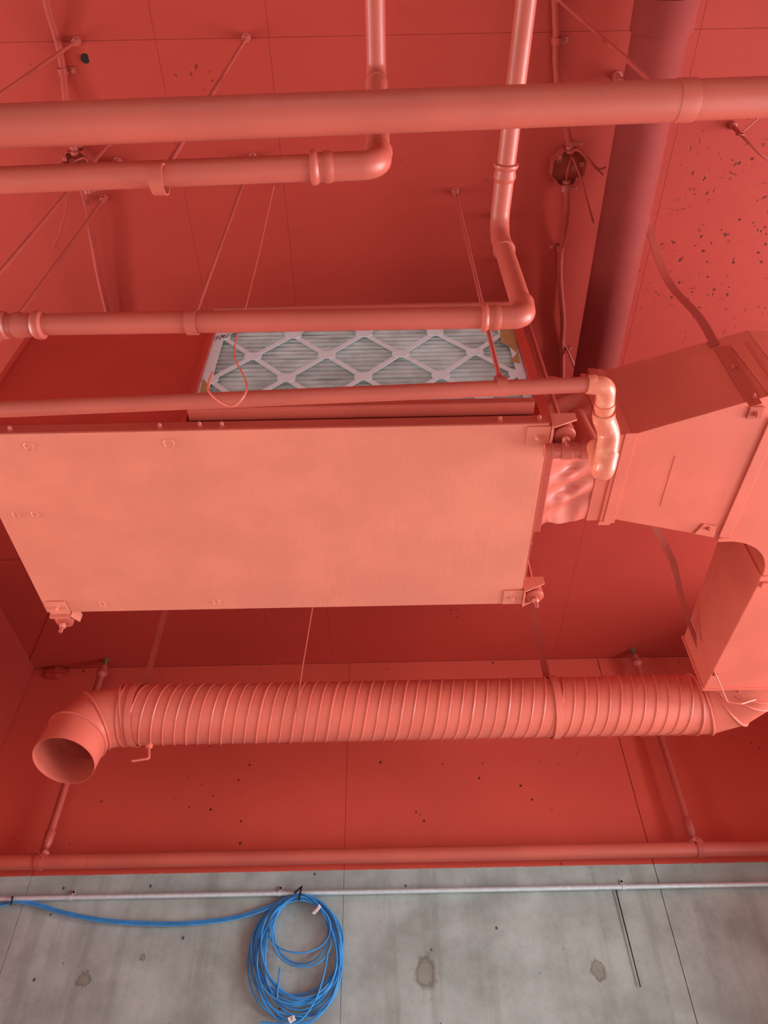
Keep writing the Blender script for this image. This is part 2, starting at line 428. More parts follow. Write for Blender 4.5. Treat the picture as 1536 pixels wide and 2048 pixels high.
# ------------------------------------------------------------------ air filter
FZ0, FZ1 = UB + .07, UT - .006; fy = Y0 + .016
af = thing('air_filter', 'dirty grey pleated air filter with white cardboard diamond lattice in a salmon unit', 'air filter', ((FX0 + FX1) / 2, fy, FZ0))
fw = .026
nodes = []
c0 = P(727, 753, Y=fy); dxn = (P(882, 749, Y=fy).x - P(573, 760, Y=fy).x) / 2
zB = P(803, 709, Y=fy).z; zC = c0.z; zA = P(731, 667, Y=fy).z
dz = (zA - zC) / 2
mb = MB(); fl, fr = FX0 + .0005, FX1 - .002; th = .0016
mb.box(((fl + fr) / 2, fy, FZ0 + fw / 2), (fr - fl, th, fw)); mb.box(((fl + fr) / 2, fy, FZ1 - fw / 2), (fr - fl, th, fw))
mb.box((fl + fw / 2, fy, (FZ0 + FZ1) / 2), (fw, th, FZ1 - FZ0 - 2 * fw)); mb.box((fr - fw * .4, fy, (FZ0 + FZ1) / 2), (fw * .8, th, FZ1 - FZ0 - 2 * fw))
cf_ = obj('cardboard_frame', mb, M['card'], af)
for x_ in (fl + .001, fr - .001): obj('frame_side', MB().box((x_, fy + .022, (FZ0 + FZ1) / 2), (.002, .042, FZ1 - FZ0)), M['kraft'], af)
mb = MB(); mn = MB()
def clipseg(a, b):
    # clip the segment to the frame opening
    t0, t1 = 0., 1.; d = b - a
    for ax, lo, hi in ((0, fl + .01, fr - .01), (2, FZ0 + .01, FZ1 - .01)):
        if abs(d[ax]) < 1e-9: continue
        ta, tb = (lo - a[ax]) / d[ax], (hi - a[ax]) / d[ax]
        if ta > tb: ta, tb = tb, ta
        t0 = max(t0, ta); t1 = min(t1, tb)
    return (a + d * t0, a + d * t1) if t1 - t0 > .03 else None
rows = range(-6, 7)
for j in rows:
    z = zC + j * dz; off = 0 if j % 2 == 0 else .5
    for i in range(-6, 7):
        x = c0.x + (i + off) * dxn
        a = V((x, fy + .0005, z))
        for sx in (-1, 1):
            s = clipseg(a, V((x + sx * dxn / 2, fy + .0005, z + dz)))
            if s:
                p, q = s; d = (q - p).normalized(); sd = V((-d.z, 0, d.x)); wd2 = .0068
                mb.prism([p + sd * wd2, q + sd * wd2, q - sd * wd2, p - sd * wd2], (0, .0015, 0))
        if fl + .012 < x < fr - .012 and FZ0 + .012 < z < FZ1 - .012:
            hx, hz, k = .0215, .0165, .010
            mn.prism([(x - hx, fy - .0006, z - hz + k), (x - hx + k, fy - .0006, z - hz), (x + hx - k, fy - .0006, z - hz), (x + hx, fy - .0006, z - hz + k),
                      (x + hx, fy - .0006, z + hz - k), (x + hx - k, fy - .0006, z + hz), (x - hx + k, fy - .0006, z + hz), (x - hx, fy - .0006, z + hz - k)], (0, .002, 0))
mb.v += []; k = len(mb.v); mb.v += mn.v; mb.f += [tuple(i + k for i in f) for f in mn.f]
obj('lattice', mb, M['card'], af)
# pleats, a soft uneven zigzag
mb = MB(); nx = 70; pit = .0195; npl = int((FZ1 - FZ0 - .01) / pit); seq = []
for i in range(npl * 10 + 1):
    t = i / 10; fr_ = t % 1.0
    seq.append((FZ0 + .006 + t * pit, .004 + .0125 * (.5 + .5 * math.cos(2 * math.pi * min(fr_ / .72, 1) * .5) if fr_ < .72 else (fr_ - .72) / .28)))
vs = []; fs = []
for a in range(nx + 1):
    x = fl + .004 + (fr - fl - .008) * a / nx
    for z, d in seq:
        wv = noise.noise(V((x * 11, round(z / pit) * 3.7, 3))) * .006 + noise.noise(V((x * 45, z * 60, 9))) * .0012
        vs.append((x, fy + .004 + d + wv * .6, z + wv))
nz_ = len(seq)
for a in range(nx):
    for b in range(nz_ - 1): fs.append((a * nz_ + b, (a + 1) * nz_ + b, (a + 1) * nz_ + b + 1, a * nz_ + b + 1))
obj('pleated_media', mb.add(vs, fs), M['media'], af, sharp=80)
# torn corners where the brown board shows
def corner(pix, y):
    return [P(u, v, Y=y) for u, v in pix]
obj('torn_corner', MB().prism(corner([(1000, 655), (1029, 655), (1040, 727), (1020, 722), (1034, 706), (1015, 690), (1002, 684)], fy - .0022), (0, .0012, 0)), M['kraft'], af)
obj('torn_corner', MB().prism(corner([(406, 757), (417, 770), (420, 790), (400, 788)], fy - .0022), (0, .0012, 0)), M['kraft'], af)
# handwriting on the frame
mb = MB()
strokes = [[(432, 681), (437, 672), (440, 679), (445, 670), (447, 676)], [(449, 675), (447, 672), (451, 670), (452, 675), (455, 674)],
           [(456, 674), (457, 669), (460, 668)], [(462, 671), (465, 670)], [(463, 667), (469, 664), (466, 669), (472, 669), (468, 675)], [(474, 666), (476, 661), (471, 660)]]
for s in strokes: mb.tube(spline([P(u - 1, v, Y=fy - .0022) for u, v in s], 4), .0007, 5)
obj('handwriting', mb, M['ink'], cf_)

# ------------------------------------------------------------------ hangers holding the unit
def unit_hanger(edge, out, lat, label):
    # edge: point on the rim of the unit; out: outward direction; lat: sideways direction
    e = V(edge); o_ = V(out); l_ = V(lat)
    def L(a, b, z): return e + o_ * a + l_ * b + V((0, 0, z))
    c = L(.036, 0, 0); h = thing('unit_hanger', label, 'hanger', (c.x, c.y, CEIL), 'spring hangers holding the air handler')
    rot = Matrix((o_, l_, V((0, 0, 1)))).transposed()
    mb = MB(); mb.box(L(-.022, 0, -.004), (.05, .052, .003), rot); mb.box(L(.006, 0, .006), (.003, .052, .045), rot)
    for q_ in (-1, 1):
        y = q_ * .026
        mb.prism([L(.005, y, -.012), L(.062, y, .016), L(.062, y, .04), L(.005, y, .04)], l_ * .003 * q_)
    bk = obj('bracket', mb, M['panel'], h)
    obj('bolt', MB().bolt(L(-.024, 0, -.006), (0, 0, -1), .005, .006, .004), M['panel'], bk)
    obj('isolator', MB().rev(L(.036, 0, .036), (0, 0, -1), [(0, .014), (.003, .021), (.034, .0235), (.04, .0235), (.043, .020), (.044, .008)], 24), M['metal'], h)
    rd = obj('rod', MB().rev(L(.036, 0, -.040), (0, 0, 1), [(0, .0042), (.001, .005), (CEIL - UB + .04, .005)], 12), M['rod'], h)
    obj('nut', MB().rev(L(.036, 0, -.024), (0, 0, 1), [(0, .0075), (.001, .0085), (.009, .0085), (.01, .0075)], 6), M['panel'], rd)
    obj('anchor', MB().rev((c.x, c.y, CEIL), (0, 0, -1), [(-.002, .013), (.004, .013), (.006, .009), (.02, .009)], 14), M['rod'], h)
unit_hanger((X1, Y0 + .030, UB), (1, 0, 0), (0, 1, 0), 'front right spring hanger of the air handler, beside the condensate trap')
unit_hanger((X1, Y1 - .030, UB), (1, 0, 0), (0, 1, 0), 'rear right spring hanger of the air handler, above the spiral duct')
unit_hanger((X0 + .036, Y1, UB), (0, 1, 0), (-1, 0, 0), 'rear left spring hanger of the air handler with long bare rod end')

# ------------------------------------------------------------------ pipes
def hub(mb, p, ax, r, L=.036):     # cast hub: bead, neck, socket
    mb.rev(p, ax, [(-.002, r), (.0, r * 1.30), (.004, r * 1.34), (.008, r * 1.26), (.011, r * 1.12), (.018, r * 1.10), (.022, r * 1.2), (.029, r * 1.19), (L, r * 1.04)], 24)
X_ = V((1, 0, 0)); Yv = V((0, 1, 0)); Zv = V((0, 0, 1))
# big drain pipe across the top
by = .302
a = P(-400, 268, Y=by); b = P(1362, 201, Y=by); c = P(1900, 180, Y=by)
a = to_x(b, a, -4.68); c = to_x(b, c, 4.68)
r = rad(P(700, 225, Y=by), 79)
dr = thing('drain_pipe', 'thickest horizontal salmon pipe crossing the whole picture above the others', 'pipe', P(768, 225, Y=by))
obj('pipe_run', MB().tube([a + (b - a) * (i / 20) for i in range(21)], r, 32), M['pipe'], dr)
obj('pipe_run', MB().tube([b + (c - b) * (i / 6) for i in range(7)], r * .97, 32), M['pipe'], dr)
d = (c - b).normalized()
obj('coupling', MB().rev(b, d, [(-.010, r * .99), (-.009, r * 1.035), (.016, r * 1.045), (.019, r * 1.03), (.020, r * .96)], 32), M['pipe'], dr)

def depth_and_drop(name, label, elbow_px, ypl, left_px, r, zh, xh0, hubs, couplings=()):
    """run along X at ypl, elbow, vertical drop from a run that goes along -Y at height zh"""
    BR = hubs.get('BR', 3.0); e = P(*elbow_px, Y=ypl); L = to_x(e, P(*left_px, Y=ypl), -4.68)
    th = thing(name, label, 'pipe', e)
    top = V((e.x, ypl, zh)); yh = P(xh0, 0, Z=zh); far = V((e.x + (yh.x - e.x) * (ypl + .9) / (ypl - yh.y), -.9, zh + .01))
    obj('pipe_run', MB().tube([L + (e - L) * (i / 24 * (1 - hubs['e'] / (e - L).length)) for i in range(25)], r, 24), M['pipe'], th)
    ev = (L - e).normalized()
    ep = fillet([e + ev * (hubs['e'] + .01), e, e + V((0, 0, hubs['up']))], r * hubs['R'], 14)
    obj('elbow', MB().tube(ep, r * 1.08, 24), M['pipe'], th)
    mb = MB(); hub(mb, e + ev * (hubs['e'] + .018), -ev, r); obj('hub', mb, M['pipe'], th)
    mb = MB(); mb.rev(e + V((0, 0, hubs['up'])), (0, 0, 1), [(-.03, r * 1.05), (-.004, r * 1.16), (.004, r * 1.2), (.009, r * 1.14), (.010, r)], 24); obj('hub', mb, M['pipe'], th)
    vp = [e + V((0, 0, hubs['up'] - .01)), V((e.x, ypl, zh - r * (BR - .2)))]
    obj('pipe_drop', MB().tube(vp, r, 24), M['pipe'], th)
    be = fillet([V((e.x, ypl, zh - r * BR)), top, top + (far - top).normalized() * r * (BR + .2)], r * BR, 18)
    obj('elbow', MB().tube(be, r * 1.06, 24), M['pipe'], th)
    mb = MB(); mb.rev(V((e.x, ypl, zh - r * (BR + .1))), (0, 0, 1), [(-.006, r), (-.005, r * 1.14), (.002, r * 1.2), (.008, r * 1.14), (.03, r * 1.06)], 24); obj('hub', mb, M['pipe'], th)
    dd = (far - top).normalized(); q = top + dd * hubs['far']
    mb = MB(); hub(mb, q + dd * .018, -dd, r); obj('hub', mb, M['pipe'], th)
    obj('elbow_tail', MB().tube([top + dd * r * BR, q], r * 1.05, 24), M['pipe'], th)
    obj('pipe_run', MB().tube([q + (far - q) * (i / 8) for i in range(9)], r, 24), M['pipe'], th)
    for k in couplings: k(th, e, L, r)
    return th
r2 = .0192
p2e = (757, 330)
p2 = depth_and_drop('waste_pipe', 'salmon waste pipe ending in an elbow, between the thickest pipe and the filter', p2e, .374, (-300, 373), r2, 1.6 + 1.76, 750,
                    {'e': .085, 'up': .055, 'far': .17, 'R': 2.5})
def left_coupling(th, e, L, r):
    dd = (e - L).normalized()
    q0 = P(6, 651, Y=.657); q1 = P(80, 649, Y=.657)
    mb = MB(); ln = (q1 - q0).length
    mb.rev(q0, dd, [(-.012, r), (-.006, r * 1.28), (0, r * 1.34), (.006, r * 1.28), (.009, r * 1.08), (.022, r * 1.1), (.024, r * 1.2), (ln * .5, r * 1.24), (ln * .5 + .004, r * 1.12),
                    (ln - .02, r * 1.1), (ln - .012, r * 1.06), (ln - .008, r * 1.28), (ln, r * 1.36), (ln + .006, r * 1.3), (ln + .009, r)], 24)
    obj('repair_coupling', mb, M['pipe'], th)
p3 = depth_and_drop('branch_pipe', 'salmon pipe running just above the filter and turning up beside the round junction box', (1051, 634), .657, (-300, 655), .0198, P(1012, 462, Y=.657).z,
                    1053, {'e': .062, 'up': .045, 'far': .125, 'R': 1.9, 'BR': 5.2}, (left_coupling,))
# thick stack pipe under the ceiling
zs = 1.6 + 2.06
a = P(1345, -60, Z=zs); b = P(1206, 660, Z=zs); q = P(1322, 62, Z=zs)
b2 = a + (b - a) * 1.62
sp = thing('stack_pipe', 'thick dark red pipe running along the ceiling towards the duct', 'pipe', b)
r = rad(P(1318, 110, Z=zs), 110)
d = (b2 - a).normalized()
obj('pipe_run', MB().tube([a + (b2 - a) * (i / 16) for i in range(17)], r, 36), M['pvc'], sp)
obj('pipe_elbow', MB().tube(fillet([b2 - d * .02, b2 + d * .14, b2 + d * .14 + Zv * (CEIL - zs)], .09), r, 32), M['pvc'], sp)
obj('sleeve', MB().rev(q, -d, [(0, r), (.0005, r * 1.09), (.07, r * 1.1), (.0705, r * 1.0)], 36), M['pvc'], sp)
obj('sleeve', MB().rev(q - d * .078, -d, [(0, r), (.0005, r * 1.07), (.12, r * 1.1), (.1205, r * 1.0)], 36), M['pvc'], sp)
# sprinkler pipe in front of the back wall
syp = 2.955
zsp = P(768, 1710, Y=syp).z
a = P(-260, 1735, Y=syp); b = P(1800, 1687, Y=syp); a.z = b.z = zsp
a = V((xw, syp, zsp)); b = V((1.85, syp, zsp))
spk = thing('sprinkler_pipe', 'long salmon pipe along the back wall just above the bare concrete', 'pipe', V((0, syp, zsp)))
r = rad(V((0, syp, zsp)), 29)
obj('pipe_run', MB().tube([a + (b - a) * (i / 20) for i in range(21)], r, 24), M['pipe'], spk)
q = P(182, 1722, Y=syp)
obj('joint_ring', MB().rev((q.x, syp, zsp), X_, [(-.002, r), (-.002, r * 1.03), (.002, r * 1.03), (.002, r)], 24), M['pipe'], spk)
# condensate pipe in front of the unit
cy = .762
a = P(-400, 836, Y=cy); e = P(1196, 768, Y=cy); a = to_x(e, a, -4.68); r4 = rad(P(700, 787, Y=cy), 32)
cp = thing('condensate_pipe', 'thin salmon pipe crossing in front of the filter and ending in a worn trap', 'pipe', e)
d = (e - a).normalized()
obj('pipe_run', MB().tube([a + (e - a) * (i / 24) for i in range(25)], r4, 22), M['pipe'], cp)
q = P(-60, 822, Y=cy)
rf = r4 * 1.12
# trap: elbow, down leg, offset, bottom elbow, riser back to the tee
T0 = e; T1 = P(1213, 772, Y=cy + .002)
A1 = P(1207, 836, Y=.84); A2 = P(1219, 868, Y=.875); A3 = P(1216, 905, Y=.90); A4 = P(1209, 930, Y=.918)
tee = P(1188, 900, Y=.985); noz = V((X1 - .01, .985, tee.z))
obj('elbow', MB().tube(fillet([T0 - d * .02, T1, T1 + (A1 - T1) * .5], .016, 12), rf * 1.08, 22), M['fitting'], cp)
obj('elbow_collar', MB().rev(T0 - d * .012, d, [(-.004, r4), (-.003, rf * 1.1), (.006, rf * 1.12), (.009, rf)], 22), M['fitting'], cp)
obj('trap_leg', MB().tube([T1 + (A1 - T1) * .4, A1], r4 * 1.16, 22), M['fitting'], cp)
obj('leg_collar', MB().rev(T1 + (A1 - T1) * .52, (A1 - T1), [(0, r4), (.001, rf * 1.17), (.012, rf * 1.19), (.013, r4)], 22), M['fitting'], cp)
obj('trap_offset', MB().tube(fillet([A1 - (A1 - T1).normalized() * .015, A1, A2, A4], .03, 8), rf * 1.3, 22), M['fitting'], cp)
low_ = A4 + V((-.004, .012, -.014))
obj('trap_bend', MB().tube(fillet([A3, low_, tee + V((.0, -.02, -.018)), tee], .03, 10), rf * 1.3, 22), M['fitting'], cp)
obj('tee', MB().tube([tee + V((.012, 0, 0)), tee + V((-.03, 0, 0))], rf * 1.22, 22), M['pipe'], cp)
vt = P(1152, 826, Y=1.0)
obj('vent_arm', MB().tube(fillet([tee + V((0, 0, -.004)), vt + V((0, 0, .0)), vt + V((-.012, .03, .006))], .02, 8), r4 * 1.16, 22), M['pipe'], cp)
obj('nozzle', MB().tube([noz, tee], r4 * 1.06, 22), M['pipe'], cp)
mb = MB()
mb.rev(noz + V((.014, 0, 0)), X_, [(0, r4), (.001, r4 * 1.18), (.014, r4 * 1.18), (.016, r4 * 1.1), (.022, r4 * 1.1), (.023, r4 * 1.3), (.044, r4 * 1.3), (.046, r4 * 1.18), (.07, r4 * 1.18), (.071, r4)], 22)
obj('union', mb, M['pipe'], cp)

# ------------------------------------------------------------------ hanger rods with straps round the pipes
def pipe_hanger(name, x, y, zpipe, rp, label, strap=True, rr=.0045, group=None, anchor=True, tilt=0):
    h = thing(name, label, 'hanger', (x, y, CEIL), group)
    zb = zpipe + rp + .012
    obj('rod', MB().rev((x + tilt, y, zb), (-tilt, 0, CEIL - zb), [(0, rr), (math.hypot(CEIL - zb, tilt), rr)], 12), M['rod'], h)
    obj('anchor', MB().rev((x, y, CEIL), (0, 0, -1), [(-.002, .011), (.004, .011), (.005, .008), (.022, .008), (.023, rr)], 14), M['rod'], h)
    if strap:
        mb = MB(); pts = [V((x + tilt, y + .0, zb + .006))]
        for k in range(25):
            an = math.radians(75 - 330 * k / 24)
            pts.append(V((x + tilt, y + math.cos(an) * (rp + .002), zpipe + math.sin(an) * (rp + .002))))
        pts[0] = V((x + tilt, y + .003, zb + .012))
        mb.ribbon(pts, X_, .020, .0022)
        mb.box((x + tilt, y + .002, zb + .004), (.020, .012, .003))
        sb_ = obj('strap', mb, M['pipe'], h)
        obj('nut', MB().rev((x + tilt, y, zb + .004), (0, 0, 1), [(0, .008), (.008, .008)], 6), M['rod'], sb_)
    return h
G = 'rod hangers of the front pipes'
q = P(1325, 190, Y=by); pipe_hanger('pipe_hanger', P(1112, -5, Z=CEIL).x, by, P(1310, 201, Y=by).z, .022, 'upper right slanting rod in front of the thick dark pipe, holding the thickest pipe', False, .0045, G)
q = P(318, 359, Y=.374); pipe_hanger('pipe_hanger', q.x, .374, q.z, r2, 'rod with strap holding the elbowed waste pipe', True, .0045, G)
q = P(-40, 366, Y=.374); pipe_hanger('pipe_hanger', -.755, .374, q.z, r2, 'rod at the top left corner beside the ceiling conduit', True, .0045, G)
q = P(384, 645, Y=.657); pipe_hanger('pipe_hanger', q.x, .657, q.z, .0198, 'rod with strap holding the pipe just above the filter', True, .0045, G)
pipe_hanger('pipe_hanger', -.729, .61, P(-60, 652, Y=.62).z, .0198, 'rod crossing in front of the left junction box', True, .0045, G)
q = P(1003, 774, Y=cy); pipe_hanger('pipe_hanger', q.x, cy, q.z, r4, 'rod with strap in front of the right end of the filter', True, .0045, G)
pipe_hanger('pipe_hanger', -.79, cy, P(-60, 820, Y=cy).z, r4, 'rod below the left junction box, passing behind the repair coupling', True, .0042, G)
q = P(990, 430, Z=CEIL); z_ = 1.6 + 1.72
pipe_hanger('pipe_hanger', q.x, q.y, 1.6 + 1.92, .012, 'short stub rod beside the upturned elbow of the branch pipe', False, .005, G)
q = P(1234, 152, Z=CEIL)
h = thing('pipe_hanger', 'short hook rod left of the thick dark pipe at the ceiling', 'hanger', q, G)
obj('anchor', MB().rev(q, (0, 0, -1), [(-.002, .013), (.006, .013), (.007, .008), (.024, .008)], 12), M['rod'], h)
obj('rod', MB().tube(fillet([q, q + V((0, 0, -.04)), q + V((.085, .0, -.09))], .01), .005, 10), M['rod'], h)
q = P(236, 322, Z=CEIL)
h = thing('ceiling_anchor', 'empty rod anchor in the ceiling right of the left junction box', 'anchor', q)
obj('anchor', MB().rev(q, (0, 0, -1), [(-.002, .012), (.005, .012), (.006, .008), (.03, .008), (.031, .004)], 12), M['rod'], h)
obj('rod_stub', MB().rev(q, (0, 0, -1), [(0, .0045), (.07, .0045)], 10), M['rod'], h)
# sprinkler hangers
def sprinkler_hanger(u, v, ub, vb, label, sg):
    t = P(u, v, Z=CEIL); x = t.x; h = thing('sprinkler_hanger', label, 'hanger', (x, syp, CEIL), 'sprinkler pipe hangers')
    rp = rad(V((x, syp, zsp)), 29)
    obj('anchor_bolt', MB().rev((x, syp, CEIL), (0, 0, -1), [(-.002, .017), (.006, .017), (.007, .011), (.045, .011)], 12), M['brass'], h)
    obj('socket', MB().rev((x, syp, CEIL - .045), (0, 0, -1), [(-.008, .012), (-.002, .019), (.02, .021), (.03, .026), (.042, .027), (.05, .019), (.06, .0145)], 18), M['rod'], h)
    obj('rod', MB().rev((x, syp, CEIL - .09), (0, 0, -1), [(0, .0145), (CEIL - .09 - zsp - rp - .09, .0145)], 18), M['rod'], h)
    zt = zsp + rp
    obj('swivel', MB().rev((x, syp, zt + .095), (0, 0, -1), [(0, .016), (.006, .020), (.045, .019), (.06, .016), (.075, .009), (.098, .009)], 16), M['rod'], h)
    mb = MB(); mb.rev((x + sg * .006, syp, zsp), X_, [(-.011, rp * 1.02), (-.011, rp * 1.16), (.011, rp * 1.16), (.011, rp * 1.02)], 24)
    mb.box((x + sg * .0, syp - rp * .75, zt + .004), (.042, .02, .008), Matrix.Rotation(.5 * sg, 3, 'Y'))
    mb.rev((x - sg * .016, syp - rp * .9, zt - .004), (sg * .5, -1, .2), [(-.012, .011), (.012, .011), (.016, .007)], 10)
    obj('ring_clamp', mb, M['rod'], h)
    obj('wing', MB().prism([(x - .03, syp - rp - .004, zt + .008), (x + .025, syp - rp - .004, zt - .012), (x + .012, syp - rp - .004, zt - .03), (x - .012, syp - rp - .004, zt - .006)], (0, .004, 0)), M['rod'], h)
sprinkler_hanger(1265, 1299, 1395, 1690, 'right hanger of the wall pipe, near the spiral duct elbow at right', 1)
sprinkler_hanger(216, 1327, 92, 1715, 'left hanger of the wall pipe, behind the open duct outlet', -1)

# ------------------------------------------------------------------ ducts
DZ0 = 1.6 + 1.36; DZ1 = P(1206, 742, Y=1.02).z
print('duct height', DZ1 - DZ0)
fx = .568
td = thing('transition_duct', 'salmon sheet metal duct widening to the right of the air handler', 'duct', (fx, 1.1, DZ0))
fb = [V((fx, 1.021, DZ0)), V((.8945, .905, DZ0)), V((.8945, 1.366, DZ0)), V((.573, 1.283, DZ0))]
DT = P(1462, 690, Y=.945).z
mb = MB()
tb = [V((q.x, q.y, DZ1 if i in (0, 3) else DT)) for i, q in enumerate(fb)]
mb.hexa(fb, tb); obj('duct_body', mb, M['duct'], td, bevel=.002)
# inlet flange with folded cleat
mb = MB(); mb.box((fx - .012, 1.152, (DZ0 + DZ1) / 2), (.026, .272, DZ1 - DZ0 + .008)); obj('inlet_flange', mb, M['duct'], td, bevel=.002)
mb = MB(); mb.box((fx - .001, 1.152, DZ0 - .004), (.028, .28, .005)); obj('drive_cleat', mb, M['duct'], td, bevel=.001)
mb = MB(); mb.box((fx - .012, 1.292, DZ0 - .001), (.03, .012, .012)); obj('cleat_tab', mb, M['duct'], td, bevel=.001)
# second joint across bottom and front
jb = [P(1437, 1072, Z=DZ0 - .003), P(1458, 1078, Z=DZ0 - .003), P(1560, 840, Z=DZ0 - .003), P(1540, 835, Z=DZ0 - .003)]
obj('drive_cleat', MB().prism(jb, (0, 0, -.004)), M['duct'], td, bevel=.001)
q = (jb[0] + jb[1]) / 2; obj('cleat_tab', MB().box((q.x, q.y + .004, DZ0 - .002), (.03, .012, .014)), M['duct'], td, bevel=.001)
for u, v in ((1416, 1056),):
    pts = [P(1388, 1066, Z=DZ0 - .002), P(1407, 1047, Z=DZ0 - .002), P(1432, 1052, Z=DZ0 - .002), P(1427, 1074, Z=DZ0 - .002)]
    ct_ = obj('corner_tab', MB().prism(pts, (0, 0, -.003)), M['duct'], td, bevel=.0008)
    obj('screw', MB().bolt(P(u, v, Z=DZ0 - .005), (0, 0, -1), .0045, .005, .004), M['metal'], ct_)
# scribed seam on the bottom
obj('seam_crease', MB().prism([P(1350, 912, Z=DZ0), P(1352, 912, Z=DZ0), P(1322, 1012, Z=DZ0), P(1320, 1012, Z=DZ0)], (0, 0, -.0012)), M['duct'], td)
# front-face second cleat
def front_y(x): return 1.021 + (x - fx) * (.885 - 1.021) / (.95 - fx)
def onfront(u, v, off=.0):
    # intersect the sloping front face
    r_ = ray(u, v); n_ = V((-(.885 - 1.021) / (.95 - fx), 1, 0)); p0_ = V((fx, 1.021 - off, 0))
    t = (n_.dot(p0_ - V((EYE.x, EYE.y, 0)))) / n_.dot(r_); return EYE + r_ * t
pts = [onfront(1462, 692, .002), onfront(1486, 688, .002), onfront(1556, 790, .002), onfront(1545, 800, .002)]
obj('front_cleat', MB().prism(pts, (0, -.004, 0)), M['duct'], td, bevel=.001)
# elbow continuing right and back, then straight duct to the boot
ed = thing('elbow_duct', 'rectangular salmon duct turning back towards the wall at the right edge', 'duct', (1.2, 1.4, DZ0))
xi = 1.03; xo = 1.46; R = .135
cxr, cyr = xi - R, 1.372 + R
mb = MB(); inner = [V((.95, 1.372, 0))]
inner = [V((cxr + R * math.sin(t), cyr - R * math.cos(t), 0)) for t in [math.pi / 2 * k / 12 for k in range(13)]]
outer = [V((cxr, .905, 0))] + [V((cxr + (xo - cxr) * math.sin(t), cyr - (cyr - .905) * math.cos(t), 0)) for t in [math.pi / 2 * k / 12 for k in range(1, 13)]]
vs = []; fs = []
for i in range(13):
    for q, z in ((inner[i], DZ0), (outer[i], DZ0), (outer[i], DT), (inner[i], DT)): vs.append(V((q.x, q.y, z)))
for i in range(12):
    for k in range(4): fs.append((i * 4 + k, i * 4 + (k + 1) % 4, (i + 1) * 4 + (k + 1) % 4, (i + 1) * 4 + k))
fs += [(0, 1, 2, 3), (48, 49, 50, 51)]
obj('elbow_body', MB().add(vs, fs), M['duct'], ed, sharp=30)
ye = 2.045
h1 = P(1368, 1276, Y=ye).z
print('rect top', h1)
mb = MB(); ys_ = cyr + .012
mb.hexa([(xi, ys_, DZ0), (xo, ys_, DZ0), (xo, ye, DZ0), (xi - .012, ye, DZ0)], [(xi, ys_, DT), (xo, ys_, DT), (xo, ye, h1), (xi - .012, ye, h1)])
obj('straight_body', mb, M['duct'], ed, bevel=.002)
obj('joint_cleat', MB().box(((xi + xo) / 2, ys_ - .004, (DZ0 + DT) / 2), (xo - xi + .014, .018, DT - DZ0 + .01)), M['duct'], ed, bevel=.0015)
q = P(1529, 1170, Z=DZ0 - .004); obj('cleat_tab', MB().box((q.x + .006, q.y, DZ0 - .004), (.03, .02, .008)), M['duct'], ed, bevel=.001)
# boot: rectangle to round
SY, SZ = 2.30, P(800, 1420, Y=2.30).z
SR = rad(V((0, SY, SZ)), 116)
print('spiral', SZ - 1.6, SR)
bx = P(1462, 1400, Y=2.12).x
mb = MB(); n = 32; vs = []; fs = []
rx0, rx1 = xi - .012, xo; xr = P(1385, 1415, Y=SY).x; ER = SY - (ye + .09); bcx = xr + ER
ring0 = []
rectp = []
per = [(rx0, DZ0), (rx1, DZ0), (rx1, h1), (rx0, h1)]
for k in range(n):
    an = 2 * math.pi * k / n
    ca, sa = math.cos(an), math.sin(an)
    # rectangle point by square mapping
    mx = max(abs(ca), abs(sa)); px, pz = ca / mx, sa / mx
    rectp.append(V(((rx0 + rx1) / 2 + px * (rx1 - rx0) / 2, ye, (DZ0 + h1) / 2 + pz * (h1 - DZ0) / 2)))
    ring0.append(V((bcx + ca * SR, ye + .09, SZ + sa * SR)))
vs = rectp + ring0; fs = [(k, (k + 1) % n, n + (k + 1) % n, n + k) for k in range(n)]
obj('boot', MB().add(vs, fs), M['duct'], ed, sharp=30)
obj('boot_flange', MB().box(((rx0 + rx1) / 2, ye - .003, (DZ0 + h1) / 2), (rx1 - rx0 + .012, .008, h1 - DZ0 + .012)), M['duct'], ed, bevel=.001)
for u, v in ((1430, 1347), (1476, 1382)):
    q = P(u, v, Z=DZ0 - .001); obj('screw', MB().bolt(q, (0, 0, -1), .004, .005, .003), M['metal'], ed)

# spiral duct along the wall
sd = thing('spiral_duct', 'round ribbed salmon duct along the back wall with an open elbow at its left end', 'duct', (0, SY, SZ))
xl = P(250, 1432, Y=SY).x
obj('tube_body', MB().tube([V((xl + (xr - xl) * i / 40, SY, SZ)) for i in range(41)], SR, 48, cap=False), M['duct'], sd)
# three helical ribs per pitch; the run is made of two lengths joined by a slip ring
pitch = .122
xj = P(1105, 1418, Y=SY).x
def helix(x0, x1, ph, rr, n=28):
    pts = []; N = int((x1 - x0) / pitch * n)
    for i in range(N + 1):
        x = x0 + (x1 - x0) * i / N; an = ph - 2 * math.pi * x / pitch
        pts.append(V((x, SY + math.cos(an) * (SR + .0006), SZ + math.sin(an) * (SR + .0006))))
    return MB().tube(pts, rr, 6)
for k in range(3):
    obj('spiral_rib', helix(xl + .03, xj - .012, k * 2 * math.pi / 3, .0036 if k == 0 else .0028), M['duct'], sd)
    obj('spiral_rib', helix(xj + .012, xr - .015, k * 2 * math.pi / 3 + 1.0, .0036 if k == 0 else .0028), M['duct'], sd)
obj('slip_joint', MB().rev((xj, SY, SZ), X_, [(-.006, SR), (-.005, SR + .003), (.006, SR + .0035), (.007, SR)], 48, cap=False), M['duct'], sd)
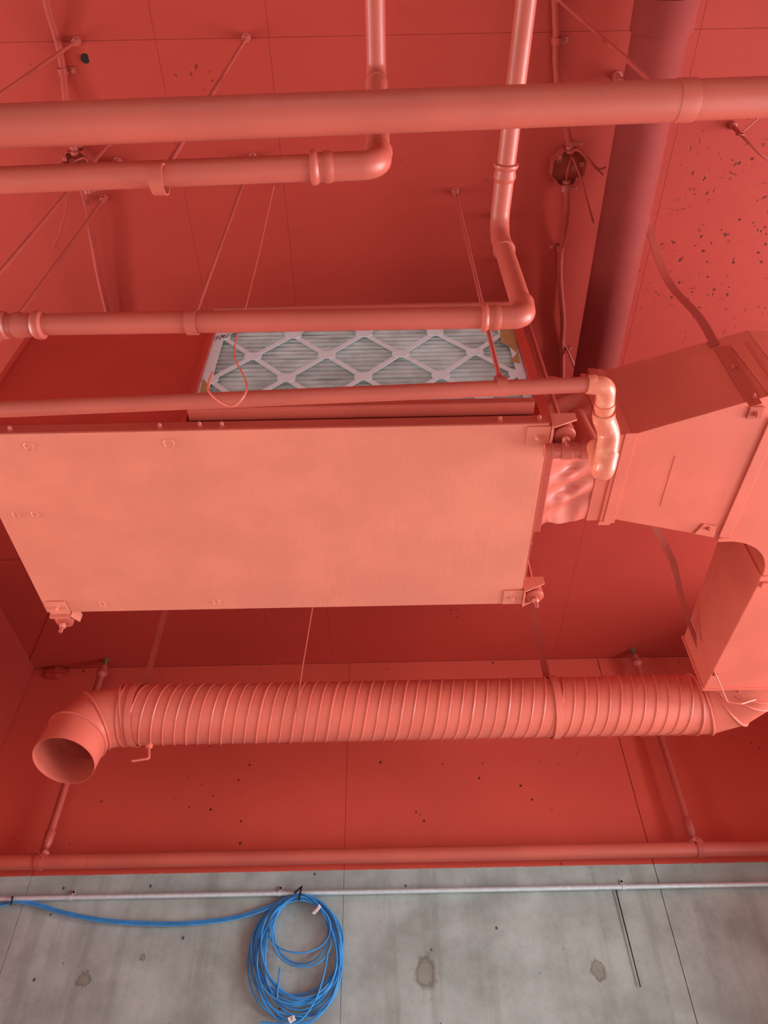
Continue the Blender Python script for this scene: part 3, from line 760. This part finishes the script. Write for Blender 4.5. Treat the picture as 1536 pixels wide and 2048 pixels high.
# gored elbows: list of joints (mitred rings)
def gored(name, pts, r, thing_, beads=True, open_end=False):
    pts = [V(p) for p in pts]; n = 48; rings = []
    T = [(pts[i + 1] - pts[i]).normalized() for i in range(len(pts) - 1)]
    a = T[0].orthogonal().normalized()
    for i, p in enumerate(pts):
        t0 = T[max(i - 1, 0)]; t1 = T[min(i, len(T) - 1)]; nn = (t0 + t1).normalized()
        a = (a - t0 * a.dot(t0)).normalized(); b = t0.cross(a)
        ring = []
        for k in range(n):
            h = 2 * math.pi * k / n; base = p + (a * math.cos(h) + b * math.sin(h)) * r
            s_ = (p - base).dot(nn) / t0.dot(nn); ring.append(base + t0 * s_)
        rings.append(ring)
    for i in range(len(pts) - 1):
        vs = rings[i] + rings[i + 1]
        obj(name, MB().add(vs, [(k, (k + 1) % n, n + (k + 1) % n, n + k) for k in range(n)]), M['duct'], thing_)
    for i in range(len(pts)):
        if i == len(pts) - 1 and open_end: continue
        rg = rings[i]; cen = pts[i]
        ring = [q + (q - cen).normalized() * .002 for q in rg] ; ring.append(ring[0]); ring.append(ring[1])
        obj('gore_bead', MB().tube(ring, .0042, 8, cap=False), M['duct'], thing_)
    return rings
E0 = V((xl, SY, SZ))
e1 = P(192, 1441, Y=SY - .005); e2 = P(155, 1473, Y=SY - .03); e3 = P(127, 1522, Y=SY - .06)
rings = gored('gore', [E0, e1, e2, e3], SR, sd, open_end=True)
# turned inner face of the outlet
inn = [[e + (q - e) * .985 for q in rg] for e, rg in ((e3, rings[3]), (e2, rings[2]))]
n = 48
mb = MB().add(rings[3] + inn[0] + inn[1], [(k, (k + 1) % n, n + (k + 1) % n, n + k) for k in range(n)] + [(n + k, n + (k + 1) % n, 2 * n + (k + 1) % n, 2 * n + k) for k in range(n)])
obj('outlet_lining', mb, M['duct'], sd)
F = [V((xr, SY, SZ))] + [V((xr + ER / math.cos(math.pi / 12) * math.sin(t), SY - ER + ER / math.cos(math.pi / 12) * math.cos(t), SZ)) for t in (math.pi / 12, math.pi / 4, math.pi * 5 / 12)] + [V((bcx, ye + .09, SZ))]
gored('gore', F, SR, sd)
# end collar at the left straight end
obj('end_collar', MB().rev((xl + .005, SY, SZ), X_, [(-.003, SR), (-.002, SR + .005), (.003, SR + .005), (.004, SR + .0015), (.04, SR + .0015), (.042, SR)], 48, cap=False), M['duct'], sd)
# damper crank
q = P(298, 1493, Y=SY - .05)
mb = MB(); mb.rev(q + V((0, 0, .006)), (0, 0, -1), [(0, .012), (.008, .012), (.012, .008)], 14)
mb.tube(fillet([q, P(298, 1517, Y=SY - .05), P(264, 1522, Y=SY - .05)], .006, 6), .0042, 10)
obj('damper_crank', mb, M['duct'], sd)

# canvas connector between unit and duct
cc = thing('canvas_connector', 'wrinkled salmon canvas sleeve joining the air handler to the duct', 'duct connector', ((X1 + fx) / 2, 1.2, UB))
x0 = X1 + .026; x1 = fx - .055; n = 64; m_ = 18
def rectpt(k, y0, y1, z0, z1):
    an = 2 * math.pi * k / n + math.pi / 4; ca, sa = math.cos(an), math.sin(an); mx = max(abs(ca), abs(sa))
    return (y0 + y1) / 2 + ca / mx * (y1 - y0) / 2, (z0 + z1) / 2 + sa / mx * (z1 - z0) / 2
vs = []; fs = []
for i in range(m_ + 1):
    t = i / m_; x = x0 + (x1 - x0) * t
    bulge = math.sin(math.pi * t)
    for k in range(n):
        ya, za = rectpt(k, 1.035, 1.272, UB + .035, DZ1 + .0)
        yb_, zb_ = rectpt(k, 1.03, 1.285, DZ0 + .003, DZ1 - .003)
        y = ya + (yb_ - ya) * t; z = za + (zb_ - za) * t
        fold = .012 * bulge * math.sin(k * 1.15 + t * 5) + .008 * bulge * noise.noise(V((k * .35, t * 4, 1)))
        cy_, cz_ = 1.21, (DZ0 + DZ1) / 2
        L_ = math.hypot(y - cy_, z - cz_)
        y += (y - cy_) / L_ * (fold - .008 * bulge); z += (z - cz_) / L_ * (fold - .008 * bulge)
        vs.append((x, y, z))
for i in range(m_):
    for k in range(n): fs.append((i * n + k, i * n + (k + 1) % n, (i + 1) * n + (k + 1) % n, (i + 1) * n + k))
obj('canvas', MB().add(vs, fs), M['canvas'], cc, sharp=90)
mb = MB(); mb.box((X1 + .016, 1.155, (UB + .03 + DZ1) / 2), (.026, .256, DZ1 - UB - .025)); obj('collar_frame', mb, M['metal'], cc, bevel=.0015)
mb = MB(); mb.box((fx - .04, 1.157, (DZ0 + DZ1) / 2), (.036, .262, DZ1 - DZ0)); obj('collar_frame', mb, M['duct'], cc, bevel=.0015)
q = P(1185, 742, Y=1.0)
obj('clip', MB().box((q.x, 1.013, q.z + .0), (.022, .03, .02)), M['metal'], cc, bevel=.001)

# flat straps
st = thing('duct_strap', 'flat metal strap coming from the ceiling and wrapped over the front of the wide duct', 'strap', P(1290, 425, Z=CEIL))
s1 = [P(1288, 420, Z=CEIL - .003), P(1300, 462, Z=CEIL - .05), P(1335, 560, Z=CEIL - .22), P(1385, 640, Y=.90), onfront(1430, 690, .006)]
s1[3] = (s1[2] * .45 + s1[4] * .55) + V((.012, 0, -.02))
obj('strap_band', MB().ribbon(spline(s1, 8), (1, .0, .35), .026, .0016), M['rod'], st)
pf_ = [onfront(1428, 696, .004), onfront(1452, 692, .004), onfront(1524, 808, .004), onfront(1500, 816, .004)]
obj('strap_front', MB().prism(pf_, (0, -.002, 0)), M['metal'], st, bevel=.0006)
q = P(1512, 822, Z=DZ0 - .003)
tb_ = obj('strap_tab', MB().box((q.x, q.y + .004, DZ0 - .004), (.032, .032, .003)), M['metal'], st, bevel=.0006)
obj('bolt', MB().bolt((q.x, q.y + .006, DZ0 - .006), (0, 0, -1), .005, .006, .003), M['metal'], tb_)
for u, v in ((1465, 736), (1508, 793)): obj('bolt', MB().bolt(onfront(u, v, .009), (-.2, -1, 0), .004, .005, .004), M['metal'], st)
# rear strap
s2 = [P(1308, 1050, Y=1.40), P(1345, 1120, Y=1.62), P(1362, 1190, Y=1.78), P(1385, 1260, Y=1.94), P(1410, 1320, Y=2.0), P(1432, 1350, Z=DZ0 - .004)]
tag(obj('duct_strap', MB().ribbon(spline(s2, 8), (1, -.15, .25), .019, .0015), M['rod']), 'thin curved strap under the duct against the dark side of the end box', 'strap')
s3 = [P(1322, 1090, Y=1.7), P(1362, 1195, Y=1.85), P(1405, 1290, Y=1.95), P(1430, 1345, Z=DZ0 - .006), P(1455, 1404, Y=2.10), P(1480, 1408, Y=2.09), P(1511, 1398, Y=2.12)]
s3[4] = P(1455, 1404, Y=2.04); s3[5] = P(1482, 1408, Y=2.04); s3[6] = P(1511, 1399, Y=2.06)
tag(obj('duct_wire', MB().tube(fillet(s3, .01), .0024, 8), M['duct']), 'stiff wire looped under the round boot of the end duct', 'wire')
# vertical straps of the spiral duct
def vstrap(u0, v0, u1, v1, label, mat, wdt):
    a = P(u0, v0, Y=SY); q = V((a.x, SY, CEIL)); b_ = V((a.x, SY, SZ + SR))
    s = thing('spiral_strap', label, 'strap', q, 'straps holding up the spiral duct')
    obj('strap_band', MB().box((a.x, SY, (CEIL + b_.z) / 2), (wdt, .002, CEIL - b_.z)), M['rod'], s)
    obj('ring', MB().rev((a.x, SY, SZ), X_, [(-wdt / 2, SR + .0042), (-wdt / 2, SR + .0062), (wdt / 2, SR + .0062), (wdt / 2, SR + .0042)], 40, cap=False), M['duct'], s)
vstrap(312, 1290, 296, 1366, 'narrow strap rising from the left part of the spiral duct behind the unit', M['rod'], .022)
vstrap(1076, 1270, 1085, 1310, 'dark strap rising from the spiral duct below the rear right hanger', M['rod'], .026)
# wires
tag(obj('hanging_wire', MB().tube([P(548, 372, Z=CEIL), P(520, 500, Y=.82), P(490, 622, Y=.84), P(478, 655, Y=.85)], .0013, 6).tube(
    spline([P(478, 655, Y=.85), P(468, 708, Y=.845), P(482, 742, Y=.83), P(494, 776, Y=.72), P(470, 811, Y=.725), P(440, 803, Y=.725), P(416, 778, Y=.725), P(425, 744, Y=.73)], 5), .0019, 8), M['duct']),
    'thin bent wire hanging hooked in front of the left end of the filter', 'wire')
tag(obj('hanging_wire', MB().tube([P(627, 1205, Y=Y1 + .004), P(606, 1330, Y=1.75), P(592, 1425, Y=1.9)], .0016, 6), M['rod']), 'thin straight wire dangling from behind the unit before the spiral duct', 'wire')
w_ = thing('anchor_wire', 'thin wires twisted on a ceiling bolt at the right edge below the thickest pipe', 'wire', P(1466, 250, Z=CEIL))
q = P(1464, 250, Z=CEIL); k_ = P(1480, 268, Z=CEIL - .06)
obj('bolt_shank', MB().rev(q, (k_ - q), [(-.004, .011), (.01, .011), (.014, .006), ((k_ - q).length, .005)], 10), M['rod'], w_)
obj('eye', MB().tube([k_ + V((math.cos(t) * .009, 0, math.sin(t) * .009)) for t in [2 * math.pi * i / 14 for i in range(15)]], .003, 8), M['rod'], w_)
obj('wire_tail', MB().tube([k_, P(1525, 229, Z=CEIL - .05)], .0022, 7), M['rod'], w_)
obj('wire_tail', MB().tube(spline([k_, P(1500, 288, Z=CEIL - .1), P(1528, 314, Z=CEIL - .12), P(1560, 330, Z=CEIL - .12)], 5), .0032, 7), M['rod'], w_)

# ------------------------------------------------------------------ ceiling conduits and junction boxes
def flex(name, pix, dz, r, label, corr=True):
    pts = spline([P(u, v, Z=CEIL - d) for (u, v), d in zip(pix, dz)], 14)
    # resample evenly
    out = [pts[0]]; acc = 0; step = .0032
    for i in range(1, len(pts)):
        a, b = pts[i - 1], pts[i]; L = (b - a).length; s = step - acc
        while s <= L: out.append(a + (b - a) * (s / L)); s += step
        acc = L - (s - step)
    rs = [r * (1 + (.13 if i % 2 else -.07)) for i in range(len(out))] if corr else r
    return tag(obj(name, MB().tube(out, rs, 12), M['conduit'], sharp=60), label, 'conduit', 'ceiling flex conduits')
rc = .0085
flex('flex_conduit', [(1108, -40), (1112, 60), (1112, 130), (1120, 205), (1134, 262), (1141, 300)], [.012, .011, .011, .03, .03, .022], rc, 'ribbed conduit running from the top edge down to the right junction box')
flex('flex_conduit', [(1134, 372), (1133, 420), (1127, 480), (1121, 505), (1120, 560), (1126, 640), (1124, 696), (1126, 800)], [.022, .030, .022, .012, .012, .018, .012, .012], rc, 'ribbed conduit leaving the right junction box towards the duct')
flex('flex_conduit', [(85, -40), (97, 20), (117, 90), (126, 145), (133, 210), (142, 280), (149, 312)], [.03, .025, .012, .011, .02, .025, .022], rc, 'ribbed conduit running from the top left edge to the left junction box')
flex('flex_conduit', [(163, 372), (175, 420), (185, 480), (200, 560), (222, 650), (240, 720)], [.022, .03, .03, .025, .02, .014], rc, 'ribbed conduit leaving the left junction box towards the unit')
tag(obj('ground_wire', MB().tube(spline([P(1129, 690, Z=CEIL - .012), P(1140, 712, Z=CEIL - .03), P(1160, 760, Z=CEIL - .05)], 5), .004, 8), M['rod']), 'short bare wire branching off the conduit beside the thick dark pipe', 'wire')
def conduit_clip(u, v, side, label):
    q = P(u, v, Z=CEIL - .012); s = thing('conduit_strap', label, 'strap', q, 'conduit straps on the ceiling')
    mb = MB(); pts = [V((q.x + math.cos(t) * .0105, q.y, q.z + .0 - math.sin(t) * .0105)) for t in [math.pi * i / 10 for i in range(11)]]
    pts = [pts[0] + V((0, 0, .012))] + pts + [pts[-1] + V((0, 0, .012))]
    mb.ribbon(pts, Yv, .016, .0015); mb.box((q.x + side * .022, q.y, CEIL - .002), (.026, .016, .002))
    sa_ = obj('saddle', mb, M['conduit'], s)
    obj('screw', MB().bolt((q.x + side * .024, q.y, CEIL - .003), (0, 0, -1), .005, .004, .004), M['rod'], sa_)
conduit_clip(1113, 82, 1, 'strap on the right ceiling conduit near the top edge')
conduit_clip(1121, 496, -1, 'strap on the right ceiling conduit below the junction box')
conduit_clip(1125, 700, 1, 'strap on the right ceiling conduit beside the thick dark pipe foot')
conduit_clip(125, 143, 1, 'strap on the left ceiling conduit near the top edge')
def junction(u, v, label, rot, wires):
    c = P(u, v, Z=CEIL - .038); R = .051; D = .038
    b = thing('junction_box', label, 'junction box', (c.x, c.y, CEIL))
    oc = [V((c.x + math.cos(math.radians(22.5 + 45 * k)) * R, c.y + math.sin(math.radians(22.5 + 45 * k)) * R, c.z)) for k in range(8)]
    mb = MB(); n = 8; oi = [V((c.x, c.y, c.z)) + (q - c) * .955 for q in oc]
    up = V((0, 0, D - .001)); up2 = V((0, 0, D - .003))
    vs = oc + [q + up for q in oc] + oi + [q + up2 for q in oi]; fs = []
    for k in range(n):
        k2 = (k + 1) % n
        fs += [(k, k2, n + k2, n + k), (k, k2, 2 * n + k2, 2 * n + k), (2 * n + k, 2 * n + k2, 3 * n + k2, 3 * n + k)]
    fs += [tuple(range(n, 2 * n)), tuple(range(3 * n, 4 * n))]
    obj('box_shell', mb.add(vs, fs), M['conduit'], b, sharp=25)
    for dx, dy, rr in ((-.022, -.012, .011), (.024, .010, .011)):
        obj('knockout', MB().rev((c.x + dx, c.y + dy, CEIL - .0045), (0, 0, -1), [(0, rr), (.0012, rr), (.0018, rr * .86), (.0006, rr * .8), (.0008, .001)], 20), M['rod'], b)
    for dy, sg in ((R * .93, 1), (-R * .93, -1)):
        q = V((c.x + sg * .002, c.y + dy, c.z + .016))
        mb = MB().rev(q, (0, sg, 0), [(-.012, .010), (-.009, .0135), (-.004, .0135), (-.003, .0115), (.020, .0115), (.021, .009)], 16)
        mb.box(q + V((.016, sg * .012, -.002)), (.014, .010, .006))
        cn_ = obj('connector', mb, M['rod'], b)
        obj('screw', MB().bolt(q + V((.024, sg * .012, -.002)), (1, 0, 0), .004, .006, .004), M['rod'], cn_)
    for dx, dy in ((.030, .030), (-.030, -.030), (.034, -.01)):
        obj('ear', MB().box((c.x + dx, c.y + dy, c.z + .001), (.012, .012, .002)).bolt((c.x + dx, c.y + dy, c.z), (0, 0, -1), .003, .003), M['rod'], b)
    for wpts, zz, rr in wires:
        obj('wire', MB().tube(spline([P(pu, pv, Z=CEIL - q) for (pu, pv), q in zip(wpts, zz)], 6), rr, 7), M['conduit'], b)
junction(1138, 337, 'open octagonal junction box on the right of the ceiling, loose wires sticking out', 0,
         [([(1141, 312), (1150, 300), (1162, 304), (1182, 324), (1192, 337)], [.02, .045, .06, .07, .07], .0038),
          ([(1192, 337), (1198, 342), (1206, 350)], [.07, .072, .075], .0026), ([(1190, 334), (1200, 338), (1212, 334)], [.07, .072, .07], .0026),
          ([(1143, 312), (1148, 322), (1163, 362), (1174, 400), (1187, 446)], [.02, .04, .065, .08, .085], .0028),
          ([(1144, 312), (1138, 330), (1134, 350), (1133, 366)], [.02, .045, .045, .025], .0028)])
junction(157, 340, 'open octagonal junction box on the left of the ceiling, half behind a pipe', 0,
         [([(150, 322), (170, 316), (178, 330)], [.02, .05, .05], .0026), ([(140, 365), (132, 420), (118, 470), (106, 496)], [.02, .05, .07, .08], .0036),
          ([(150, 340), (140, 350), (146, 366)], [.02, .045, .03], .0028)])
# hole in the ceiling
q = P(171, 117, Z=CEIL - .0004)
tag(obj('ceiling_hole', MB().rev(q, (0.2, 0, -1), [(0, .0118), (.0012, .0112)], 14), M['dark']), 'small dark drilled hole in the red ceiling at the top left', 'hole')

# ------------------------------------------------------------------ wall conduit, cable coil, ties
ey = WALL - .018
ez = P(768, 1783, Y=ey).z
ec = thing('wall_conduit', 'straight shiny galvanised conduit strapped along the bare concrete wall', 'conduit', (0, ey, ez))
re_ = rad(V((0, ey, ez)), 9.6)
obj('tube', MB().tube([V((xw + (1.85 - xw) * i / 12, ey, ez)) for i in range(13)], re_, 18), M['galv'], ec)
for u in (145, 560, 1250):
    q = P(u, 1783, Y=ey); mb = MB()
    mb.rev((q.x, ey, ez), X_, [(-.007, re_ * 1.02), (-.007, re_ * 1.18), (.007, re_ * 1.18), (.007, re_ * 1.02)], 18, cap=False)
    mb.box((q.x, WALL - .003, ez + re_ + .010), (.014, .003, .026))
    s_ = obj('conduit_clamp', mb, M['galv'], ec)
    obj('screw', MB().bolt((q.x, WALL - .005, ez + re_ + .016), (0, -1, 0), .0032, .003), M['black'], s_)
# dark thin rod hanging below conduit
a = P(1231, 1776, Y=WALL - .008); b = P(1281, 1974, Y=WALL - .008)
tag(obj('black_rod', MB().tube([a, b], [.0028, .0022], 8), M['black']), 'thin black stick hanging on the bare wall below the conduit at right', 'stick')
# cable coil
ch = thing('cable_coil', 'coil of blue network cable tied to the wall conduit', 'cable', P(600, 1788, Y=WALL - .03))
top = P(600, 1792, Y=WALL - .03); rcab = .0033
def loop(cxp, halfw, bot, tilt, y, topv=1790, wob=0.):
    pts = []
    for k in range(40):
        t = 2 * math.pi * k / 40
        vv = (topv + bot) / 2 - math.cos(t) * (bot - topv) / 2
        # narrow near the tie, fuller below
        sh = (1 - math.cos(t)) / 2
        ww = halfw * (.92 + .16 * sh)
        uu = 600 + (cxp - 600) * sh + math.sin(t) * ww + tilt * sh + wob * math.sin(2 * t)
        pts.append(P(uu, vv, Y=y + .006 * math.sin(3 * t + cxp)))
    pts.append(pts[0]); pts.append(pts[1]); return pts
rnd = random.Random(5)
specs = [(583, 95, 2040, 0), (590, 90, 2030, -4), (586, 88, 2012, 6), (592, 84, 2004, 0), (596, 84, 2052, -4), (600, 80, 1996, 4), (596, 78, 2008, -6), (604, 78, 2034, 4),
         (588, 92, 1990, 0), (602, 74, 2020, -4), (594, 86, 2046, 4), (606, 72, 2000, 0), (598, 62, 1906, 0), (600, 58, 1934, 6), (606, 54, 1928, -3)]
for i, (c_, hw, bo, ti) in enumerate(specs):
    y = WALL - .012 - .0038 * (i % 7)
    obj('cable_loop', MB().tube(loop(c_, hw, bo, ti, y, 1788 + (i * 3) % 13, rnd.uniform(-6, 6)), rcab, 8, cap=False), M['blue'], ch)
obj('cable_end', MB().tube(spline([P(560, 1935, Y=WALL - .03), P(557, 1965, Y=WALL - .03), P(553, 2005, Y=WALL - .03)], 6), rcab, 8), M['blue'], ch)
obj('cable_end', MB().tube(spline([P(655, 1910, Y=WALL - .04), P(645, 1960, Y=WALL - .04), P(625, 2010, Y=WALL - .04), P(590, 2046, Y=WALL - .035), P(520, 2044, Y=WALL - .03)], 8), rcab, 8), M['blue'], ch)
for k in range(3):
    o = k * 3.2 - 3
    run = [(-60, 1822 + o), (10, 1808 + o * .6), (26, 1803 + o * .5), (70, 1808 + o), (130, 1826 + o), (210, 1841 + o), (300, 1847 + o), (385, 1846 + o), (470, 1835 + o), (530, 1817 + o), (570, 1799 + o * .6), (602, 1788 + o)]
    obj('cable_run', MB().tube(spline([P(u, v, Y=WALL - .014 - .004 * k) for u, v in run], 8), rcab, 8), M['blue'], ch)
# labels on the cable
def flag(pix, y, name='cable_label', mat='label'):
    return obj(name, MB().prism([P(u, v, Y=y) for u, v in pix], (0, .0015, 0)), M[mat], ch)
la = flag([(639, 1808), (643, 1814), (629, 1829), (624, 1826)], WALL - .05)
lb = flag([(575, 2036), (588, 2030), (592, 2040), (580, 2047)], WALL - .055)
mb = MB(); mb.tube([P(581, 2036, Y=WALL - .0565), P(586, 2034, Y=WALL - .0565), P(584, 2039, Y=WALL - .0565)], .0008, 5); mb.tube([P(581, 2041, Y=WALL - .0565), P(585, 2040, Y=WALL - .0565)], .0006, 5)
obj('label_print', mb, M['ink'], lb)
mb = MB(); mb.tube([P(628, 1825, Y=WALL - .052), P(638, 1813, Y=WALL - .052)], .0009, 5); obj('label_print', mb, M['rod'], la)
# zip ties
zt = MB().tube([P(590, 1785, Y=WALL - .04), P(604, 1773, Y=WALL - .03), P(600, 1787, Y=WALL - .048), P(598, 1799, Y=WALL - .048), P(599, 1800, Y=WALL - .02), P(594, 1783, Y=WALL - .01), P(590, 1785, Y=WALL - .04)], .0042, 7)
tag(obj('zip_tie', zt, M['black']), 'black zip tie holding the blue coil to the conduit', 'zip tie', 'black zip ties')
zt = MB().tube([P(25, 1794, Y=WALL - .034), P(22, 1808, Y=WALL - .034), P(21, 1807, Y=WALL - .008), P(25, 1793, Y=WALL - .006), P(25, 1794, Y=WALL - .034)], .0036, 7)
tag(obj('zip_tie', zt, M['black']), 'black zip tie holding the cable at the left edge of the conduit', 'zip tie', 'black zip ties')
